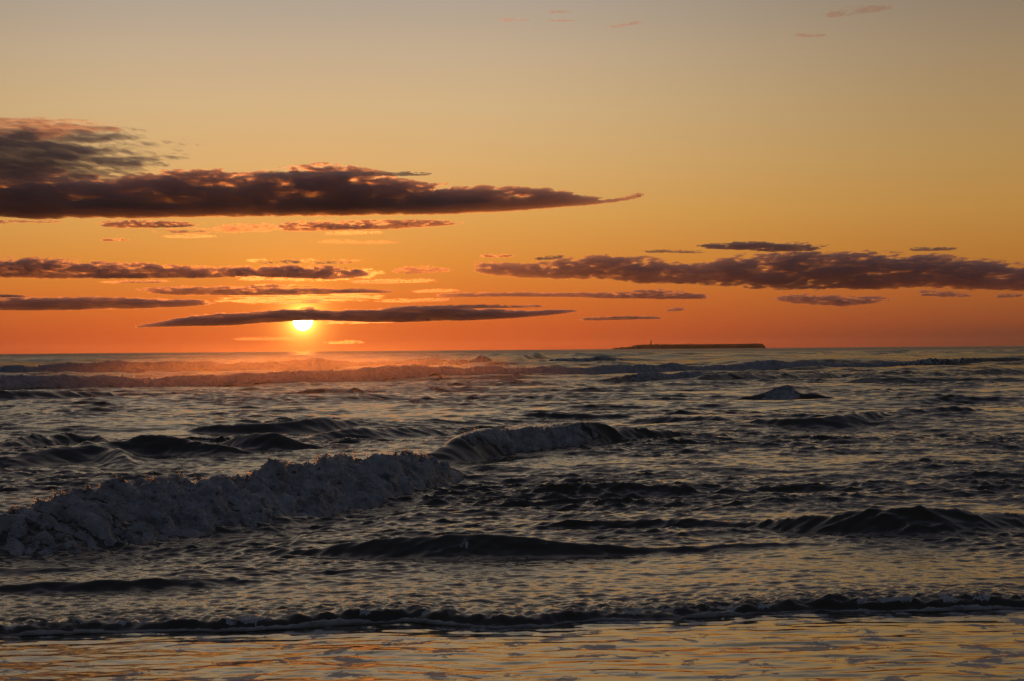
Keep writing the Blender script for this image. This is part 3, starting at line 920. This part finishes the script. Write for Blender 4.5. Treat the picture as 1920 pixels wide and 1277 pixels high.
cloud('small dark raft just under the great bank, toward the ragged fan', [(165, 417, 422), (220, 413, 427), (300, 414, 427), (360, 416, 425), (400, 418, 421)], k=1.75, shape=1.0, amp=7, bias=0.15, depth=0.8, feat=(1.8, 0.5), group=LOW)
cloud('glowing pink streak between two dark rafts under the great bank', [(255, 431, 437), (340, 428, 438), (430, 422, 437), (520, 418, 434), (560, 422, 430)], k=0.9, shape=0.8, amp=8, bias=-0.25, depth=0.8, feat=(3.0, 0.5), group=LOW)
cloud('long dark raft under the middle of the great bank', [(505, 418, 432), (580, 415, 433), (660, 415, 431), (740, 413, 429), (820, 413, 424), (890, 415, 419)], k=1.75, shape=1.0, amp=7, bias=0.15, depth=0.8, feat=(2.2, 0.5), group=LOW)
cloud('row of tiny faint scraps close under the thick end of the great bank', [(-60, 410, 418), (10, 411, 419), (60, 413, 418), (130, 412, 418), (145, 414, 416)], k=1.00, shape=0.6, amp=9, bias=-0.3, depth=0.8, feat=(4.0, 0.8), group=LOW)
cloud('faint golden dash above the second cloud strip', [(575, 452, 456), (640, 449, 456), (700, 451, 457), (780, 452, 455)], k=0.24, shape=0.8, amp=6, bias=0.2, depth=0.8, feat=(6.0, 0.8), group=LOW)
cloud('lumpy dark strip whose end breaks into golden fringes above the sun',
      [(-200, 486, 522), (0, 486, 520), (60, 486, 521), (110, 488, 522), (200, 494, 522), (300, 496, 521), (380, 500, 521), (480, 500, 518), (560, 499, 522), (620, 500, 524), (690, 506, 518), (720, 510, 514)], k=2.4, shape=1.2, amp=6.5, bias=0.25, depth=0.8, feat=(1.6, 0.5), group=LOW)
cloud('bright gold fringe of thin cloud right above the sun', [(430, 516, 526), (520, 512, 528), (600, 510, 528), (680, 506, 524), (750, 506, 514)], alt=940, k=1.0, fwd=0.7, gain=4.0, shape=0.8, amp=9, bias=-0.35, depth=0.8, feat=(2.5, 0.4), group=LOW)
cloud('speckled gold flecks floating above the golden fringe', [(440, 488, 494), (520, 486, 494), (600, 486, 495), (680, 488, 493), (720, 489, 491)], k=1.0, fwd=0.7, gain=4.0, shape=0.6, amp=9, bias=-0.35, depth=0.8, feat=(4.0, 0.8), group=LOW)
cloud('short ragged scrap between the golden fringe and the long ragged bank', [(725, 504, 510), (770, 500, 513), (810, 500, 512), (862, 504, 509)], k=1.10, shape=0.9, amp=8, bias=0.2, depth=0.8, feat=(1.8, 0.5), group=LOW)
cloud('narrow dark bar with gold undersides two strips above the sun', [(255, 540, 547), (330, 536, 553), (430, 538, 554), (560, 540, 553), (660, 541, 550), (760, 544, 549)], k=1.9, shape=1.3, amp=6, bias=0.2, depth=0.8, feat=(3.5, 0.6), group=LOW)
cloud('bright gold streaks of thin cloud between the two bars above the sun', [(380, 556, 566), (470, 552, 570), (580, 552, 569), (680, 550, 566), (760, 550, 557)], alt=940, k=1.0, fwd=0.7, gain=4.0, shape=0.8, amp=9, bias=-0.35, depth=0.8, feat=(6.0, 0.25), group=LOW)
cloud('long smooth grey bar level with the gold streaks above the sun', [(-200, 560, 583), (0, 560, 582), (120, 558, 582), (260, 558, 579), (340, 560, 576), (420, 563, 570)], k=2.4, shape=1.5, amp=5, bias=0.25, depth=0.8, feat=(3.5, 0.7), group=LOW)
cloud('tiny dark dash over the smooth grey bar', [(-80, 552, 558), (0, 552, 558), (40, 553, 557), (66, 555, 556)], k=1.50, shape=1.1, amp=5, bias=0.15, depth=0.8, feat=(4.0, 0.8), group=LOW)
cloud('long flat strip of cloud cutting off the top of the sun',
      [(240, 612, 615), (300, 604, 613), (360, 592, 612), (440, 586, 610), (520, 583, 604), (570, 578, 601), (610, 580, 601), (700, 580, 604), (800, 574, 603), (880, 578, 601), (960, 582, 597), (1040, 580, 590), (1100, 580, 583)], k=3.4, shape=1.7, amp=5.0, bias=0.35, depth=0.8, feat=(4.0, 0.6), group=LOW)
cloud('thin upper streak lying over the strip that covers the sun', [(700, 574, 580), (800, 572, 580), (920, 571, 578), (1020, 571, 576), (1050, 572, 574)], k=1.25, shape=1.1, amp=5, bias=0.15, depth=0.8, feat=(6.0, 0.8), group=LOW)
cloud('gold lining of thin cloud just under the strip over the sun', [(585, 600, 608), (640, 598, 608), (720, 600, 606), (760, 602, 605)], alt=940, k=1.0, fwd=0.7, gain=4.0, shape=0.9, amp=9, bias=-0.35, depth=0.8, feat=(5.0, 0.6), group=LOW)
cloud('faint golden thread of cloud under the sun', [(420, 634, 638), (500, 632, 638), (560, 632, 638), (578, 633, 637)], alt=600, k=0.21, shape=1.1, amp=4, bias=0.2, depth=0.8, feat=(8.0, 0.8), group=LOW)
cloud('wide ragged grey bank above the lighthouse island',
      [(870, 496, 506), (910, 492, 514), (980, 496, 520), (1060, 488, 522), (1120, 482, 522), (1200, 484, 530), (1260, 494, 530), (1330, 494, 534), (1400, 482, 538), (1450, 474, 540), (1540, 474, 540), (1640, 478, 540), (1740, 482, 540), (1840, 492, 542), (1920, 496, 542), (2150, 500, 545)], k=2.2, fwd=0.25, flat=0.7, fine=0.8, shape=1.0, amp=8, bias=0.4, depth=0.6, feat=(1.1, 0.24), rough=0.7)
cloud('slim dark cap of cloud over the wide ragged bank', [(1300, 458, 465), (1370, 455, 468), (1450, 454, 472), (1520, 456, 471), (1575, 456, 462)], k=1.75, shape=1.1, amp=6, bias=0.15, depth=0.8, feat=(2.6, 0.5), group=LOW)
cloud('thin dash of cloud over the far end of the wide ragged bank', [(1690, 464, 470), (1740, 464, 471), (1790, 464, 469), (1815, 465, 467)], k=1.00, shape=0.9, amp=7, bias=0.2, depth=0.8, feat=(3.0, 0.6), group=LOW)
cloud('broken scraps above the ragged bank where it thins out', [(1190, 470, 474), (1250, 468, 474), (1310, 470, 475), (1350, 471, 473)], k=0.75, shape=0.8, amp=8, bias=-0.1, depth=0.8, feat=(3.5, 0.7), group=LOW)
cloud('small scrap above the thin start of the ragged bank', [(1000, 484, 488), (1030, 480, 487), (1066, 479, 484)], k=1.00, shape=0.9, amp=7, bias=0.2, depth=0.8, feat=(2.5, 0.6), group=LOW)
cloud('long thin blade of cloud under the wide ragged bank', [(800, 552, 557), (880, 549, 557), (960, 548, 556), (1060, 549, 557), (1160, 548, 560), (1240, 542, 561), (1320, 552, 561), (1370, 556, 560)], k=2.00, shape=1.2, amp=6, bias=0.2, depth=0.8, feat=(3.0, 0.5), group=LOW)
cloud('short blade of cloud under the wide ragged bank, over the island cliff', [(1440, 553, 562), (1500, 552, 570), (1580, 556, 574), (1650, 556, 568), (1700, 558, 564)], k=1.75, shape=1.1, amp=7, bias=0.15, depth=0.8, feat=(2.6, 0.4), group=LOW)
cloud('small scrap under the far end of the wide ragged bank', [(1710, 545, 553), (1770, 546, 557), (1835, 552, 557)], k=1.25, shape=0.9, amp=8, bias=0.2, depth=0.8, feat=(2.0, 0.5), group=LOW)
cloud('last tiny scrap under the thin tail of the wide ragged bank', [(1862, 553, 559), (1890, 551, 558), (1925, 551, 556)], k=1.25, shape=0.9, amp=8, bias=0.2, depth=0.8, feat=(2.0, 0.5), group=LOW)
cloud('lowest thin blade of cloud pointing at the lighthouse', [(1065, 597, 600), (1120, 594, 601), (1200, 592, 599), (1270, 595, 598)], k=2.00, shape=1.2, amp=5, bias=0.15, depth=0.8, feat=(4.0, 0.7), group=LOW)
cloud('tiny scrap above the lowest thin blade', [(1244, 580, 584), (1265, 577, 584), (1290, 578, 581)], k=1.50, shape=1.0, amp=7, bias=0.2, depth=0.8, feat=(2.5, 0.6), group=LOW)
for pts, lab, kk in [([(440, 536, 540), (500, 533, 539), (560, 534, 538), (610, 535, 537)], 'hair-thin gold thread over the narrow dark bar', 0.8),
                     ([(640, 528, 533), (700, 524, 532), (780, 522, 530), (850, 525, 528)], 'ragged red wisp between the golden fringe and the dark bar', 0.9),
                     ([(690, 563, 567), (760, 560, 567), (830, 560, 565), (880, 561, 563)], 'thin red thread running out beyond the gold streaks', 0.9),
                     ([(180, 527, 531), (260, 525, 531), (340, 526, 530)], 'thin red thread under the lumpy dark strip', 0.9),
                     ([(590, 436, 441), (660, 433, 440), (740, 434, 438)], 'thin pink thread under the long dark raft', 0.8),
                     ([(300, 442, 446), (360, 440, 446), (420, 441, 444)], 'short pink thread under the small dark raft', 0.8),
                     ([(185, 448, 452), (215, 447, 452), (248, 448, 451)], 'tiny dark dash hanging alone under the rafts', 1.8),
                     ([(895, 478, 482), (930, 477, 483), (975, 478, 481)], 'tiny dark dash above the start of the ragged bank', 1.8),
                     ([(760, 545, 549), (820, 542, 548), (880, 543, 546)], 'red wisp past the tip of the narrow dark bar', 0.9),
                     ([(600, 641, 645), (650, 638, 645), (700, 640, 643)], 'faint feathery gold thread low beside the sun', 0.25)]:
    cloud(lab, pts, k=kk, gain=4.0, fwd=0.6, shape=0.9, amp=8, bias=-0.05, depth=0.8, feat=(4.0, 0.6), group=LOW)
for pts, lab in [([(930, 34, 38), (955, 32, 40), (985, 34, 39), (1010, 35, 37)], 'bright pink wisp, shortest and boldest of the high ones'),
                 ([(1025, 20, 24), (1055, 19, 24), (1085, 20, 22)], 'upper of two parallel pink high wisps'),
                 ([(1025, 37, 40), (1060, 36, 40), (1100, 38, 40)], 'lower of two parallel pink high wisps'),
                 ([(1135, 50, 54), (1170, 44, 51), (1200, 38, 45), (1225, 37, 40)], 'slanting pink high wisp'),
                 ([(1535, 22, 34), (1590, 14, 30), (1650, 10, 22), (1700, 6, 14)], 'largest brownish feathery wisp high in the sky'),
                 ([(1485, 64, 69), (1520, 61, 69), (1565, 64, 70)], 'faint wisp under the largest feathery one')]:
    cloud(lab, pts, alt=6000, k=0.30, shape=0.8, amp=9, bias=-0.2, depth=1.0, feat=(3.0, 0.35), group=HIGH)

# ------------------------------------------------------------------ air
def air_box(name, x0, x1, y0, y1, z0, z1, dens, g, colr, label):
    mt, m = material(name)
    sc = m.n('ShaderNodeVolumePrincipled'); sc.inputs['Color'].default_value = (*colr, 1); sc.inputs['Density'].default_value = dens; sc.inputs['Anisotropy'].default_value = g
    mo = m.n('ShaderNodeOutputMaterial'); m.link(sc.outputs[0], mo.inputs['Volume'])
    V, F = box_arrays(x0, x1, y0, y1, z0, z1)
    o = mesh_from_arrays(name, V, F, mt, smooth=False)
    tag(o, label, 'haze', kind='stuff')
    return o


glow_mat, m = material('glow_spray')  # spray volume added to make the orange glow under the sun
lr = m.vmath('LENGTH', m.n('ShaderNodeTexCoord').outputs['Object'])
dn = m.math('MULTIPLY', m.maprange(lr, 0.15, 1.0, 1.0, 0.0), 3.2e-3)
sc_ = m.n('ShaderNodeVolumePrincipled'); sc_.inputs['Color'].default_value = (0.97, 0.84, 0.74, 1); sc_.inputs['Anisotropy'].default_value = 0.95  # glow's warmth put into the colour; real spray is not tinted
m.link(dn, sc_.inputs['Density'])
mo = m.n('ShaderNodeOutputMaterial'); m.link(sc_.outputs[0], mo.inputs['Volume'])
glow_mat.cycles.volume_step_rate = 0.8
nu, nv = 40, 20
uu, vv = np.meshgrid(np.linspace(0, 2 * np.pi, nu), np.linspace(0, np.pi, nv), indexing='xy')
glow_vol = mesh_from_arrays('glow_spray', np.stack([np.cos(uu) * np.sin(vv), np.sin(uu) * np.sin(vv), np.cos(vv)], -1).reshape(-1, 3), grid_faces(nv, nu)[:, ::-1], glow_mat)
glow_vol.scale = (22, 125, 2.6)  # stretched along the sun's bearing, shaped only for the glow
glow_vol.location = (165 * math.tan(SUN_AZ), 165, 0.2)
glow_vol.rotation_euler = (0, 0, -SUN_AZ)
tag(glow_vol, 'thin spray, added to carry the glow over the surf below the sun', 'spray', kind='stuff')
air_box('haze', -14000, 14000, -100, 13500, -6, 48, 0.8e-5, 0.8, (0.95, 0.93, 0.92), 'thin sea haze over the whole water')
